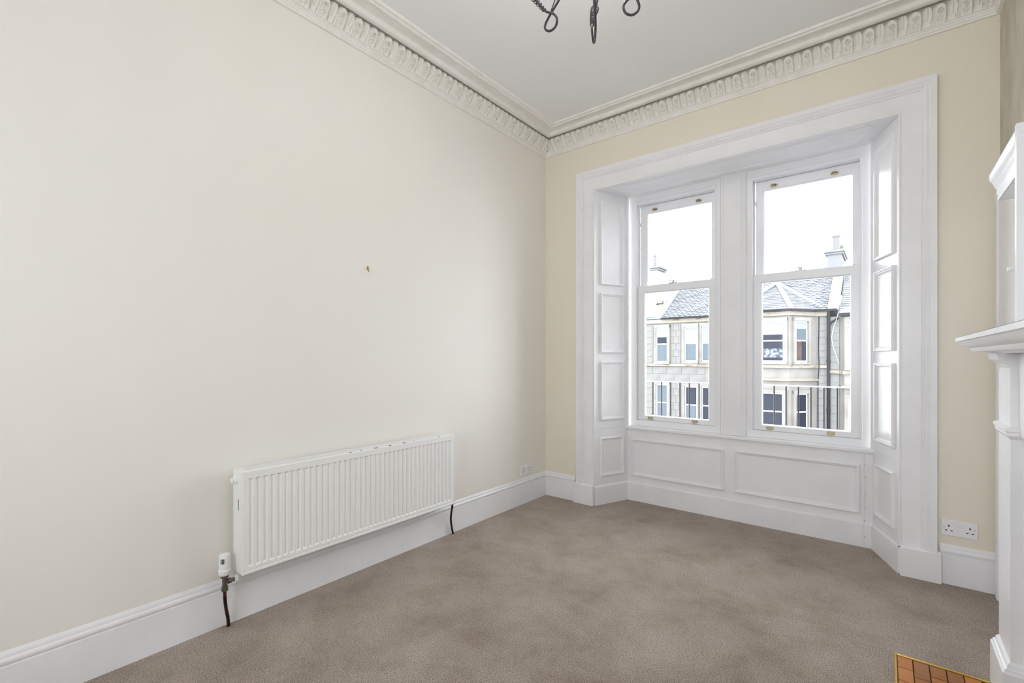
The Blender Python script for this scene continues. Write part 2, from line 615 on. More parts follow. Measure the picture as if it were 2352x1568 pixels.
def reveal(name, p, q, sgn, label):
    p, q = Vector((p[0], p[1], 0)), Vector((q[0], q[1], 0))
    U = (q - p).normalized()
    L = (q - p).length
    N = Vector((U.y, -U.x, 0)) * sgn
    if N.y > 0:
        N = -N
    root = struct(empty(name, (p.x, p.y, 0)), label, 'panelling')

    def slab(z0, z1, off, th, a0=0.0, a1=None):
        a1 = L if a1 is None else a1
        A = p + U * a0 + N * off
        B = p + U * a1 + N * off
        return [(A.x, A.y), (B.x, B.y), (B.x - N.x * th, B.y - N.y * th), (A.x - N.x * th, A.y - N.y * th)]
    mb = MB()
    mb.prism(slab(0, 0, 0, 0.05), 0.641, SOF + 0.02)
    sh = mb.build('shutter', 'gloss_white', root)
    mb = MB()
    mb.prism(slab(0, 0, 0.0, 0.05), 0.0, 0.632)
    mb.prism(slab(0, 0, -0.006, 0.05), 0.630, 0.642)
    mb.prism(slab(0, 0, 0.012, 0.04), 0.0, 0.150)
    A, B = slab(0, 0, 0.012, 0.04)[:2]
    mb.add([(A[0], A[1], 0.15), (B[0], B[1], 0.15), (B[0] - N.x * 0.012, B[1] - N.y * 0.012, 0.162), (A[0] - N.x * 0.012, A[1] - N.y * 0.012, 0.162)], [(0, 1, 2, 3)])
    dado = mb.build('dado', 'gloss_white', root)
    a0, a1 = 0.165 * L, 0.85 * L
    for (z0, z1, par) in ((1.862, 2.573, sh), (1.283, 1.792, sh), (0.712, 1.212, sh), (0.236, 0.564, dado)):
        MB().panel(p, U, N, (a0, a1, z0, z1), BOL).build('panel', 'gloss_white', par, smooth=25)
    # edge bead where the reveal meets the sash box
    e = q - U * 0.002
    MB().tube([(e.x, e.y, 0.645), (e.x, e.y, SOF)], 0.011, 10).build('corner_bead', 'gloss_white', root, smooth=True)
    return root


reveal('trim_5', (0.492, 0.004), (0.630, 0.352), 1, 'splayed white panelled shutter reveal nearest the room corner')
reveal('trim_6', (2.470, 0.004), (2.338, 0.352), -1, 'splayed white panelled shutter reveal nearest the fireplace')

# soffit of the recess
mb = MB()
mb.prism([(0.47, 0.0), (2.495, 0.0), (2.36, 0.40), (0.60, 0.40)], SOF, SOF + 0.03)
sof = struct(mb.build('trim_7', 'gloss_white'), 'white panelled soffit above the twin windows', 'soffit')
mb = MB()
ring = []
for d, hh in [(0.0, 0.0), (0.0, 0.008), (0.014, 0.006), (0.022, 0.001)]:
    ring.append([(0.62 + d, 0.075 + d, SOF - hh), (2.345 - d, 0.075 + d, SOF - hh), (2.262 - d, 0.285 - d, SOF - hh), (0.712 + d, 0.285 - d, SOF - hh)])
mb.rings(ring, True, False, True)
mb.build('soffit_panel', 'gloss_white', sof)

# apron below the sill
ap = struct(empty('trim_8', (1.48, 0.35, 0)), 'white panelled apron below the window sill', 'panelling')
mb = MB()
mb.box(0.60, 2.365, 0.350, 0.39, 0.0, 0.622)
mb.build('apron_board', 'gloss_white', ap)
for (x0, x1) in ((0.667, 1.430), (1.500, 2.273)):
    MB().panel((0, 0.350, 0), (1, 0, 0), (0, -1, 0), (x0, x1, 0.217, 0.538), [(a * 1.0, c_) for a, c_ in BOL]).build('panel', 'gloss_white', ap, smooth=25)
mb = MB()
mb.prism_axis([(0.334, 0.0), (0.36, 0.0), (0.36, 0.160), (0.348, 0.160), (0.334, 0.150)], 0, 0.60, 2.36)
mb.build('skirting', 'gloss_white', ap)
mb = MB()
mb.prism_axis([(0.328, 0.624), (0.328, 0.640), (0.334, 0.646), (0.50, 0.650), (0.50, 0.62), (0.334, 0.620)], 0, 0.585, 2.354)
struct(mb.build('trim_9', 'gloss_white'), 'long white window sill under both windows', 'window sill')

# mullion between the two windows
mul = MB()
mul.prism([(1.392, 0.50), (1.392, 0.385), (1.400, 0.368), (1.420, 0.362), (1.426, 0.356), (1.545, 0.356), (1.552, 0.362), (1.574, 0.368), (1.585, 0.385), (1.585, 0.50)], 0.648, SOF)
struct(mul.build('trim_10', 'gloss_white', smooth=30), 'broad white moulded post between the twin windows', 'mullion')


# ---------------------------------------------------------------- sash windows
def frame_mb(ox0, ox1, oz0, oz1, gx0, gx1, gz0, gz1, y0, y1):
    mb = MB()
    R_ = lambda x0, x1, z0, z1, yy: [(x0, yy, z0), (x1, yy, z0), (x1, yy, z1), (x0, yy, z1)]
    c = 0.006
    mb.rings([R_(ox0, ox1, oz0, oz1, y1), R_(ox0, ox1, oz0, oz1, y0 + 0.003), R_(ox0 + 0.003, ox1 - 0.003, oz0 + 0.003, oz1 - 0.003, y0),
              R_(gx0 - c, gx1 + c, gz0 - c, gz1 + c, y0), R_(gx0, gx1, gz0, gz1, y0 + 0.012), R_(gx0, gx1, gz0, gz1, y1), R_(ox0, ox1, oz0, oz1, y1)], True)
    return mb


def latch(par, x, yf, z, up):
    """small brass sash lift: backplate with a curled lip"""
    mb = MB()
    s = 1 if up else -1
    mb.cbox(x - 0.024, x + 0.024, yf - 0.004, yf + 0.001, z - 0.009, z + 0.009, 0.002)
    mb.tube([(x - 0.018, yf - 0.004, z + 0.002 * s), (x - 0.015, yf - 0.016, z + 0.004 * s), (x, yf - 0.021, z + 0.006 * s), (x + 0.015, yf - 0.016, z + 0.004 * s), (x + 0.018, yf - 0.004, z + 0.002 * s)], 0.0045, 6)
    mb.cbox(x - 0.012, x + 0.012, yf - 0.018, yf - 0.002, z - 0.012, z - 0.004, 0.002)
    mb.build('sash_lift', 'antique_brass', par, smooth=40)


def sash_window(name, jx0, jx1, lo, up, label):
    root = struct(empty(name, ((jx0 + jx1) / 2, 0.42, 0.648)), label, 'window')
    lx0, lx1, lg0, lg1 = lo
    ux0, ux1, ug0, ug1 = up
    mb = MB()
    mb.box(jx0, lx0 - 0.002, 0.384, 0.52, 0.648, SOF)
    mb.box(lx1 + 0.002, jx1, 0.384, 0.52, 0.648, SOF)
    mb.box(lx0 - 0.002, lx1 + 0.002, 0.384, 0.52, 2.580, SOF)
    mb.box(lx0 - 0.002, lx1 + 0.002, 0.384, 0.52, 0.648, 0.699)
    # inner stop beads
    mb.cbox(lx0 - 0.010, lx0 + 0.004, 0.378, 0.402, 0.70, 2.58, 0.003)
    mb.cbox(lx1 - 0.004, lx1 + 0.010, 0.378, 0.402, 0.70, 2.58, 0.003)
    mb.cbox(lx0 - 0.012, lx1 + 0.012, 0.376, 0.40, 2.576, 2.600, 0.004)
    mb.box(lx0 - 0.012, lx0 + 0.008, 0.446, 0.452, 0.70, 2.58)
    mb.box(lx1 - 0.008, lx1 + 0.012, 0.446, 0.452, 0.70, 2.58)
    mb.build('window_frame', 'window_white', root)
    s_lo = frame_mb(lx0, lx1, 0.700, 1.868, lg0, lg1, 0.743, 1.805, 0.406, 0.444).build('lower_sash', 'window_white', root)
    s_up = frame_mb(ux0, ux1, 1.815, 2.576, ug0, ug1, 1.866, 2.506, 0.454, 0.492).build('upper_sash', 'window_white', root)
    MB().box(lg0 - 0.004, lg1 + 0.004, 0.423, 0.427, 0.739, 1.809).build('pane', 'clear_glass', s_lo)
    MB().box(ug0 - 0.004, ug1 + 0.004, 0.471, 0.475, 1.862, 2.51).build('pane', 'clear_glass', s_up)
    for fx in (0.10, 0.80):
        latch(s_lo, lg0 + (lg1 - lg0) * fx, 0.406, 0.722, False)
        latch(s_up, ug0 + (ug1 - ug0) * (fx + 0.02), 0.454, 2.530, True)
    # fastener on the meeting rail and two small end stops
    cx = (lx0 + lx1) / 2 - 0.02
    mb = MB()
    mb.cbox(cx - 0.035, cx + 0.035, 0.412, 0.436, 1.868, 1.876, 0.002)
    mb.lathe([(0.011, 0.0), (0.011, 0.014), (0.006, 0.018)], (cx, 0.424, 1.876), 10)
    mb.cbox(cx - 0.045, cx + 0.012, 0.418, 0.430, 1.890, 1.896, 0.002)
    mb.build('sash_fastener', 'bright_metal', s_lo, smooth=40)
    for ex in (lx0 + 0.05, lx1 - 0.04):
        MB().lathe([(0.008, 0.0), (0.008, 0.012), (0.004, 0.016)], (ex, 0.424, 1.868), 8).build('sash_stop', 'plastic_white', s_lo, smooth=40)
    for (ax, s) in ((ux0 + 0.004, 1), (ux1 - 0.004, -1)):
        MB().cbox(ax - 0.006, ax + 0.006, 0.440, 0.456, 2.40, 2.43, 0.002).build('travel_stop', 'plastic_white', s_up)
    return root


sash_window('window_1', 0.630, 1.392, (0.697, 1.353, 0.762, 1.295), (0.706, 1.345, 0.771, 1.301), 'white sash window nearest the room corner')
sash_window('window_2', 1.585, 2.345, (1.617, 2.276, 1.680, 2.216), (1.628, 2.270, 1.688, 2.223), 'white sash window nearest the fireplace')

# window added in the unseen back wall to let in fill light
bw = struct(empty('fill_window', (1.60, YB - 0.08, 0.70)), 'added white window behind the viewpoint, there for fill light', 'window')
mb = MB()
for x0, x1 in ((0.90, 0.95), (1.575, 1.625), (2.25, 2.30)):
    mb.box(x0, x1, YB - 0.13, YB - 0.03, 0.70, 2.50)
for z0, z1 in ((0.70, 0.75), (2.45, 2.50)):
    mb.box(0.90, 2.30, YB - 0.125, YB - 0.035, z0, z1)
mb.build('window_frame', 'window_white', bw)
for x0, x1 in ((0.95, 1.575), (1.625, 2.25)):
    MB().box(x0, x1, YB - 0.085, YB - 0.08, 0.75, 2.45).build('pane', 'clear_glass', bw)

# ---------------------------------------------------------------- radiator
rad = empty('radiator', (0.06, -1.94, 0.25))
tag(rad, 'white fluted panel radiator hung on the cream wall', 'radiator')
RY0, RY1, RX0, RX1, RZ0, RZ1 = -2.608, -1.270, 0.022, 0.120, 0.250, 0.726
NP = 40
pitch = (RY1 - RY0 - 0.05) / NP


def fluted(xf, sgn):
    """pressed steel sheet with vertical channels between the raised flutes"""
    ys, isr = [], []
    y_ = RY0 + 0.025
    cols = [(RY0, 0), (RY0 + 0.003, 1), (RY0 + 0.022, 1)]
    for k in range(NP):
        s = RY0 + 0.025 + k * pitch
        cols += [(s + pitch * 0.02, 1), (s + pitch * 0.28, 2), (s + pitch * 0.46, 2), (s + pitch * 0.72, 1), (s + pitch * 0.96, 1)]
    cols += [(RY1 - 0.022, 1), (RY1 - 0.003, 1), (RY1, 0)]
    rows = [(RZ0, 0), (RZ0 + 0.004, 1), (RZ0 + 0.014, 1), (RZ0 + 0.017, 3), (RZ0 + 0.020, 1), (RZ0 + 0.034, 1), (RZ0 + 0.041, 2), (RZ1 - 0.042, 2), (RZ1 - 0.035, 1), (RZ1 - 0.004, 1), (RZ1, 0)]
    g = []
    for z, rk in rows:
        row = []
        for yy, ck in cols:
            d = 0.0
            if ck == 0 or rk == 0:
                d = -0.006
            elif ck == 2 and rk == 2:
                d = -0.006
            elif rk == 3:
                d = -0.0025
            row.append((xf + sgn * d, yy, z))
        g.append(row)
    return MB().rings(g, False)


fluted(RX1, 1).build('front_panel', 'radiator_white', rad, smooth=25)
fluted(RX0, -1).build('back_panel', 'radiator_white', rad, smooth=25)
for (y0, y1) in ((RY0 - 0.002, RY0 + 0.002), (RY1 - 0.002, RY1 + 0.002)):
    mb = MB()
    mb.cbox(RX0 + 0.004, RX1 - 0.005, y0 - 0.001, y1 + 0.001, RZ0 + 0.006, RZ1 - 0.003, 0.001)
    sp = mb.build('side_panel', 'radiator_white', rad)
    ye = y0 if y0 < -2 else y1
    MB().box(RX1 - 0.036, RX1 - 0.033, ye - 0.0022, ye + 0.0022, 0.545, 0.595).build('slot', 'dark_hole', sp)
# top grille: rim with lamellae, front rim chipped to dark metal
mb = MB()
mb.box(RX0 + 0.002, RX0 + 0.014, RY0, RY1, RZ1 - 0.006, RZ1).box(RX1 - 0.020, RX1 - 0.005, RY0, RY1, RZ1 - 0.006, RZ1)
mb.box(RX0 + 0.014, RX1 - 0.020, RY0, RY0 + 0.03, RZ1 - 0.006, RZ1).box(RX0 + 0.014, RX1 - 0.020, RY1 - 0.03, RY1, RZ1 - 0.006, RZ1)
for k in range(3):
    xx = RX0 + 0.028 + k * 0.0165
    mb.box(xx, xx + 0.004, RY0 + 0.03, RY1 - 0.03, RZ1 - 0.012, RZ1)
grille = mb.build('top_grille', 'radiator_white', rad)
mb = MB()
k = RY0 + 0.034
while k < RY1 - 0.034:
    mb.box(RX0 + 0.014, RX1 - 0.020, k, k + 0.003, RZ1 - 0.011, RZ1 - 0.002)
    k += 0.011
lam = mb.build('lamella', 'radiator_white', grille)
lam['kind'] = 'stuff'
for yy, ww in ((-2.06, 0.012), (-1.99, 0.006), (-1.905, 0.022), (-1.885, 0.008), (-1.80, 0.016), (-1.70, 0.014), (-1.685, 0.01), (-1.62, 0.006), (-1.41, 0.010)):
    MB().cbox(RX1 - 0.010, RX1 - 0.0035, yy, yy + ww, RZ1 - 0.004, RZ1 + 0.0006, 0.0004).build('paint_chip', 'chipped_dark', grille)
MB().box(RX0 + 0.008, RX1 - 0.012, RY0 + 0.01, RY1 - 0.01, RZ0 + 0.03, RZ0 + 0.05).build('water_channel', 'radiator_white', rad)
# blanking plug on the upper near end
pl = MB().lathe([(0.019, 0.0), (0.019, -0.010), (0.013, -0.012), (0.013, -0.022), (0.008, -0.024)], (0.062, RY0 - 0.002, 0.682), 12, 1).build('blanking_plug', 'radiator_white', rad, smooth=35)
# thermostatic valve on the near lower end
VY = -2.660
mb = MB()
mb.lathe([(0.021, 0.262), (0.025, 0.268), (0.026, 0.285), (0.022, 0.290), (0.0225, 0.296), (0.0235, 0.345), (0.021, 0.354), (0.012, 0.358)], (0.062, VY, 0), 20)
vh = mb.build('valve_head', 'plastic_white', rad, smooth=35)
mb = MB()
for a in (-0.5, -0.75, -1.0):
    c_, s_ = math.cos(a), math.sin(a)
    cx_, cy_ = 0.062 + 0.0232 * c_, VY + 0.0232 * s_
    mb.box(cx_ - 0.0014, cx_ + 0.0014, cy_ - 0.0014, cy_ + 0.0014, 0.318, 0.340)
mb.build('vent_slot', 'dark_hole', vh)
mb = MB()
mb.lathe([(0.017, 0.250), (0.017, 0.263)], (0.062, VY, 0), 12)
mb.lathe([(0.011, 0.190), (0.013, 0.192), (0.013, 0.212), (0.010, 0.214), (0.011, 0.252)], (0.062, VY, 0), 8)
mb.lathe([(0.014, 0.188), (0.014, 0.206)], (0.062, VY, 0), 6)
mb.lathe([(0.009, 0.0), (0.009, 0.012), (0.013, 0.013), (0.013, 0.026), (0.009, 0.027), (0.009, 0.052)], (0.062, VY, 0.228), 8, 1)
vb = mb.build('valve_body', 'valve_metal', rad, smooth=35)
MB().lathe([(0.019, 0.040), (0.019, 0.052)], (0.062, VY, 0.228), 12, 1).build('collar', 'radiator_white', vb, smooth=35)
MB().tube([(0.062, VY, 0.195), (0.060, VY + 0.001, 0.165), (0.052, VY + 0.006, 0.13), (0.040, VY + 0.014, 0.09), (0.026, VY + 0.026, 0.045), (0.020, VY + 0.032, -0.004)], 0.0075, 8).build('pipe', 'tarnished_copper', rad, smooth=True)
# lockshield valve and pipe at the far lower end
mb = MB()
mb.lathe([(0.012, 0.285), (0.014, 0.29), (0.014, 0.325), (0.010, 0.330)], (0.062, -1.232, 0), 12)
mb.build('lockshield_cap', 'plastic_white', rad, smooth=35)
mb = MB()
mb.lathe([(0.011, 0.230), (0.013, 0.235), (0.011, 0.286)], (0.062, -1.232, 0), 8)
mb.lathe([(0.009, 0.0), (0.009, 0.04)], (0.062, -1.272, 0.258), 8, 1)
mb.build('valve_body', 'valve_metal', rad, smooth=35)
MB().tube([(0.062, -1.232, 0.235), (0.062, -1.233, 0.21), (0.055, -1.236, 0.17), (0.036, -1.222, 0.12), (0.022, -1.205, 0.08), (0.019, -1.195, 0.04), (0.018, -1.180, -0.004)], 0.007, 8).build('pipe', 'tarnished_copper', rad, smooth=True)


# ---------------------------------------------------------------- sockets
def socket(loc, rz, label):
    """UK double socket; local x along the wall, -y out of the wall"""
    root = tag(empty('double_socket', loc), label, 'socket', 'double wall sockets')
    root.rotation_euler = (0, 0, rz)

    def part(mb, name, mt, par=None):
        o = MB.build(mb, name, mt, None)
        o.parent = par or root
        o.location = (0, 0, 0)
        return o
    fp = part(MB().cbox(-0.073, 0.073, -0.010, 0.0, -0.043, 0.043, 0.003), 'faceplate', 'plastic_white')
    for sx in (-0.012, 0.012):
        part(MB().cbox(sx - 0.0085, sx + 0.0085, -0.0145, -0.009, 0.010, 0.034, 0.002), 'switch', 'plastic_white')
    for s in (-1, 1):
        cx_ = s * 0.042
        for (ax, az, w_, h_) in ((cx_, 0.012, 0.0028, 0.005), (cx_ - 0.011, -0.013, 0.0042, 0.0025), (cx_ + 0.011, -0.013, 0.0042, 0.0025)):
            part(MB().box(ax - w_, ax + w_, -0.0106, -0.009, az - h_, az + h_), 'pin_hole', 'dark_hole', fp)
        part(MB().lathe([(0.003, 0.0), (0.003, -0.0012)], (s * 0.062, -0.010, 0.008), 8, 1), 'screw', 'bright_metal', fp)


socket((XL, -0.292, 0.284), math.radians(90), 'white double socket low on the wall beside the room corner')
socket((2.719, YF, 0.3095), 0.0, 'white double socket above the skirting beside the fireplace')

# picture hook on the long wall
hk = tag(empty('picture_hook', (XL, -1.86, 1.772)), 'small brass picture hook alone on the cream wall', 'hook')
MB().cbox(XL, XL + 0.003, -1.866, -1.854, 1.768, 1.790, 0.001).build('backplate', 'brass', hk)
MB().tube([(XL + 0.003, -1.86, 1.782), (XL + 0.010, -1.86, 1.772), (XL + 0.012, -1.86, 1.762), (XL + 0.008, -1.86, 1.756), (XL + 0.016, -1.86, 1.762)], 0.0022, 6).build('hook', 'brass', hk, smooth=True)

# white cable clipped down the apron
cb = tag(empty('telephone_cable', (2.297, 0.33, 0)), 'thin white cable clipped down the apron below the right window', 'cable')
MB().tube([(2.293, 0.3475, 0.606), (2.295, 0.3475, 0.55), (2.294, 0.3475, 0.47), (2.297, 0.3475, 0.39), (2.294, 0.3475, 0.30), (2.294, 0.3475, 0.22), (2.292, 0.345, 0.165), (2.289, 0.331, 0.14), (2.289, 0.331, 0.08), (2.295, 0.331, 0.04), (2.303, 0.331, 0.003)], 0.0026, 6).build('wire', 'plastic_white', cb, smooth=True)
for (x_, z_, yy) in ((2.2975, 0.545, 0.347), (2.2985, 0.46, 0.347), (2.2985, 0.345, 0.347), (2.2975, 0.255, 0.347), (2.2955, 0.175, 0.345), (2.2945, 0.075, 0.331)):
    cl = MB().cbox(x_ - 0.006, x_ + 0.004, yy - 0.005, yy + 0.002, z_ - 0.003, z_ + 0.003, 0.001).build('clip', 'plastic_white', cb)
    MB().lathe([(0.0022, 0.0), (0.0022, -0.0055)], (x_ + 0.002, yy, z_), 6, 1).build('pin', 'dark_hole', cl)

# ---------------------------------------------------------------- fireplace
fp = tag(empty('fireplace_surround', (2.80, -1.675, 0)), 'white painted mantelpiece with moulded shelf against the right wall', 'fireplace')
FY0, FY1 = -2.38, -0.97


def wrap(prof, fx, y0, y1):
    """profile (out, z) run round the front and both ends of a chimneypiece"""
    rs = [[(XR, y1 + o, z) for o, z in prof], [(fx - o, y1 + o, z) for o, z in prof], [(fx - o, y0 - o, z) for o, z in prof], [(XR, y0 - o, z) for o, z in prof]]
    return MB().rings(rs, False)


SH = [(0.0, 1.262), (0.020, 1.262), (0.024, 1.268), (0.060, 1.270), (0.064, 1.276), (0.066, 1.284), (0.074, 1.288), (0.084, 1.294), (0.092, 1.304), (0.095, 1.310), (0.105, 1.311), (0.105, 1.326), (0.0, 1.328)]
sh_ = wrap(SH, 2.735, FY0, FY1)
k_ = len(sh_.v)
sh_.add([(XR, FY1 + 0.105, 1.327), (2.63, FY1 + 0.105, 1.327), (2.63, FY0 - 0.105, 1.327), (XR, FY0 - 0.105, 1.327)], [(0, 1, 2, 3)])
sh_.build('mantel_shelf', 'gloss_white', fp, smooth=30)
mb = MB()
mb.box(2.760, XR, FY0 + 0.02, FY1 - 0.02, 0.98, 1.265)
mb.build('frieze', 'gloss_white', fp)
for (y0, y1) in ((FY1 - 0.21, FY1), (FY0, FY0 + 0.21)):
    mb = MB()
    mb.box(2.7415, XR, y0, y1, 0.17, 1.20)
    mb.prism_axis([(2.7415, 1.20), (2.7415, 1.21), (2.733, 1.225), (2.715, 1.24), (2.708, 1.262), (XR, 1.262), (XR, 1.20)], 1, y0 + 0.012, y1 - 0.012)
    # raised strips give the near face its flutes
    for q in (0.03, 0.06, 0.09):
        mb.box(2.7415 + q, 2.7415 + q + 0.014, y0 - 0.004, y0, 0.20, 0.97)
    pil = mb.build('pilaster', 'gloss_white', fp)
    cp = [(0.0, 0.965), (0.004, 0.972), (0.010, 0.978), (0.010, 0.990), (0.014, 0.994), (0.014, 1.004), (0.0, 1.010)]
    rs = []
    for o, z in cp:
        rs.append([(XR, y1 + o, z), (2.7415 - o, y1 + o, z), (2.7415 - o, y0 - o, z), (XR, y0 - o, z)])
    MB().rings(rs, False).build('necking', 'gloss_white', pil, smooth=30)
    pp = [(0.022, 0.0), (0.022, 0.166), (0.016, 0.172), (0.016, 0.178), (0.010, 0.181), (0.008, 0.192), (0.0, 0.200)]
    rs = []
    for o, z in pp:
        rs.append([(XR, y1 + o * 0.6, z), (2.7415 - o, y1 + o * 0.6, z), (2.7415 - o, y0 - o, z), (XR, y0 - o, z)])
    MB().rings(rs, False).build('plinth', 'gloss_white', pil, smooth=30)
MB().box(2.800, XR, FY0 + 0.21, FY1 - 0.21, 0.0, 0.985).box(2.79, 2.80, FY0 + 0.21, FY0 + 0.26, 0.0, 0.985).box(2.79, 2.80, FY1 - 0.26, FY1 - 0.21, 0.0, 0.985).build('slip_panel', 'gloss_white', fp)
mb = MB()
mb.box(2.770, 2.800, -2.06, -1.95, 0.0, 0.86).box(2.770, 2.800, -1.40, -1.29, 0.0, 0.86).box(2.770, 2.800, -1.95, -1.40, 0.66, 0.86).box(2.794, 2.800, -1.95, -1.40, 0.0, 0.66)
mb.build('cast_iron_insert', 'cast_iron', fp)

# overmantel: hooded side niche on the shelf, with plain backboard
om = tag(empty('overmantel', (2.80, -1.675, 1.328)), 'white overmantel with moulded hood standing on the mantelpiece', 'overmantel')
OY1 = -0.955
mb = MB()
mb.box(2.862, XR, FY0 - 0.01, OY1, 1.328, 1.93)
mb.build('backboard', 'gloss_white', om)
HD = [(0.0, 1.845), (0.004, 1.850), (0.004, 1.868), (0.010, 1.874), (0.010, 1.890), (0.020, 1.898), (0.024, 1.906), (0.034, 1.918), (0.046, 1.928), (0.049, 1.938), (0.049, 1.952), (0.0, 1.955)]
for (ya, yb) in ((-1.425, OY1), (FY0 - 0.015, FY0 + 0.455)):
    hd = wrap([(o_ * 0.45, z_) for o_, z_ in HD], 2.742, ya, yb)
    hd.box(2.744, XR, ya + 0.001, yb - 0.001, 1.846, 1.954)
    hd.build('hood', 'gloss_white', om, smooth=30)
MB().box(2.716, XR, -1.445, -1.421, 1.328, 1.957).build('side_panel', 'gloss_white', om)
MB().box(2.716, XR, FY0 + 0.451, FY0 + 0.475, 1.328, 1.957).build('side_panel', 'gloss_white', om)
MB().box(2.800, 2.862, -1.421, -1.33, 1.575, 1.588).build('corner_shelf', 'gloss_white', om)

# flush press cupboard in the wall beyond the fireplace
pc = tag(empty('press_cupboard', (2.87, -0.5, 0)), 'white flush press cupboard between the fireplace and the window wall', 'cupboard')
MB().box(2.858, XR, -0.865, -0.075, 0.0, 2.08).build('door', 'gloss_white', pc)
MB().box(2.852, XR, -0.075, -0.030, 0.0, 2.10).build('frame', 'gloss_white', pc)
MB().lathe([(0.006, 0.0), (0.006, -0.012), (0.012, -0.016), (0.012, -0.024), (0.006, -0.028)], (2.858, -0.478, 1.64), 12, 0).build('knob', 'gloss_white', pc, smooth=40)

# hearth: amber glazed tiles in a brass edging
he = tag(empty('tiled_hearth', (2.6, -1.675, 0)), 'amber glazed tile hearth edged in brass, set into the carpet', 'hearth')
mb = MB()
mb.box(HX0 + 0.008, 2.715, HY1 + 0.008, HY0 - 0.008, -0.012, -0.0055)
mb.box(2.715, 2.79, -2.165, -1.185, -0.012, -0.0055)
mb.build('mortar_bed', 'grout', he)
mb = MB()
bp_ = [(0.0, -0.012), (0.0, 0.003), (0.003, 0.0055), (0.008, 0.0055), (0.010, 0.002), (0.010, -0.012)]
rs = [[(2.717, HY0 - a, z) for a, z in bp_], [(HX0 + a, HY0 - a, z) for a, z in bp_], [(HX0 + a, HY1 + a, z) for a, z in bp_], [(2.717, HY1 + a, z) for a, z in bp_]]
mb.rings(rs, False)
mb.build('brass_edging', 'brass', he, smooth=30)
tl = None
for cidx in range(6):
    x0 = 2.4440 + cidx * 0.0505
    y0 = -0.9660 if cidx < 5 else -1.2140
    yend = HY1 + 0.0115 if cidx < 5 else -2.136
    r_ = 0
    while y0 > yend + 0.001:
        ln = 0.099
        if r_ == 0 and cidx < 5:
            ln = 0.090 if cidx % 2 == 0 else 0.132
        y1 = max(y0 - ln, yend)
        if abs(ln - 0.099) < 1e-6 and abs(y1 - (y0 - ln)) < 1e-6 and tl is not None:
            copy_piece(tl, he, (x0, y0, -0.0055))
        else:
            o = MB().cbox(0, 0.0475, -(y0 - y1) + 0.0015, -0.0015, 0.0, 0.0065, 0.0015).build('tile', 'amber_tile')
            place(o, he, (x0, y0, -0.0055))
            if abs(ln - 0.099) < 1e-6 and tl is None:
                tl = o
        y0 = y1
        r_ += 1

# ---------------------------------------------------------------- chandelier
CX, CY = 1.543, -1.969
ch = tag(empty('chandelier', (CX, CY, ZC)), 'dark wrought-iron chandelier with coiled looped arms below the ceiling', 'chandelier')
mb = MB()
mb.lathe([(0.055, 3.2), (0.055, 3.185), (0.02, 3.165), (0.008, 3.16)], (CX, CY, 0), 16)
mb.build('ceiling_rose', 'iron', ch, smooth=40)
mb = MB()
mb.tube([(CX, CY, 3.17), (CX, CY, 2.66)], 0.008, 8)
mb.lathe([(0.008, 2.95), (0.03, 2.93), (0.012, 2.90), (0.022, 2.70), (0.008, 2.66)], (CX, CY, 0), 10)
mb.build('stem', 'iron', ch, smooth=40)


def catmull(pts, k=6):
    P = [Vector(p) for p in pts]
    P = [P[0] * 2 - P[1]] + P + [P[-1] * 2 - P[-2]]
    out = []
    for i in range(1, len(P) - 2):
        for s in range(k):
            t = s / k
            a, b_, c_, d_ = P[i - 1], P[i], P[i + 1], P[i + 2]
            out.append(0.5 * ((2 * b_) + (c_ - a) * t + (2 * a - 5 * b_ + 4 * c_ - d_) * t * t + (3 * b_ - a - 3 * c_ + d_) * t ** 3))
    out.append(P[-2])
    return out


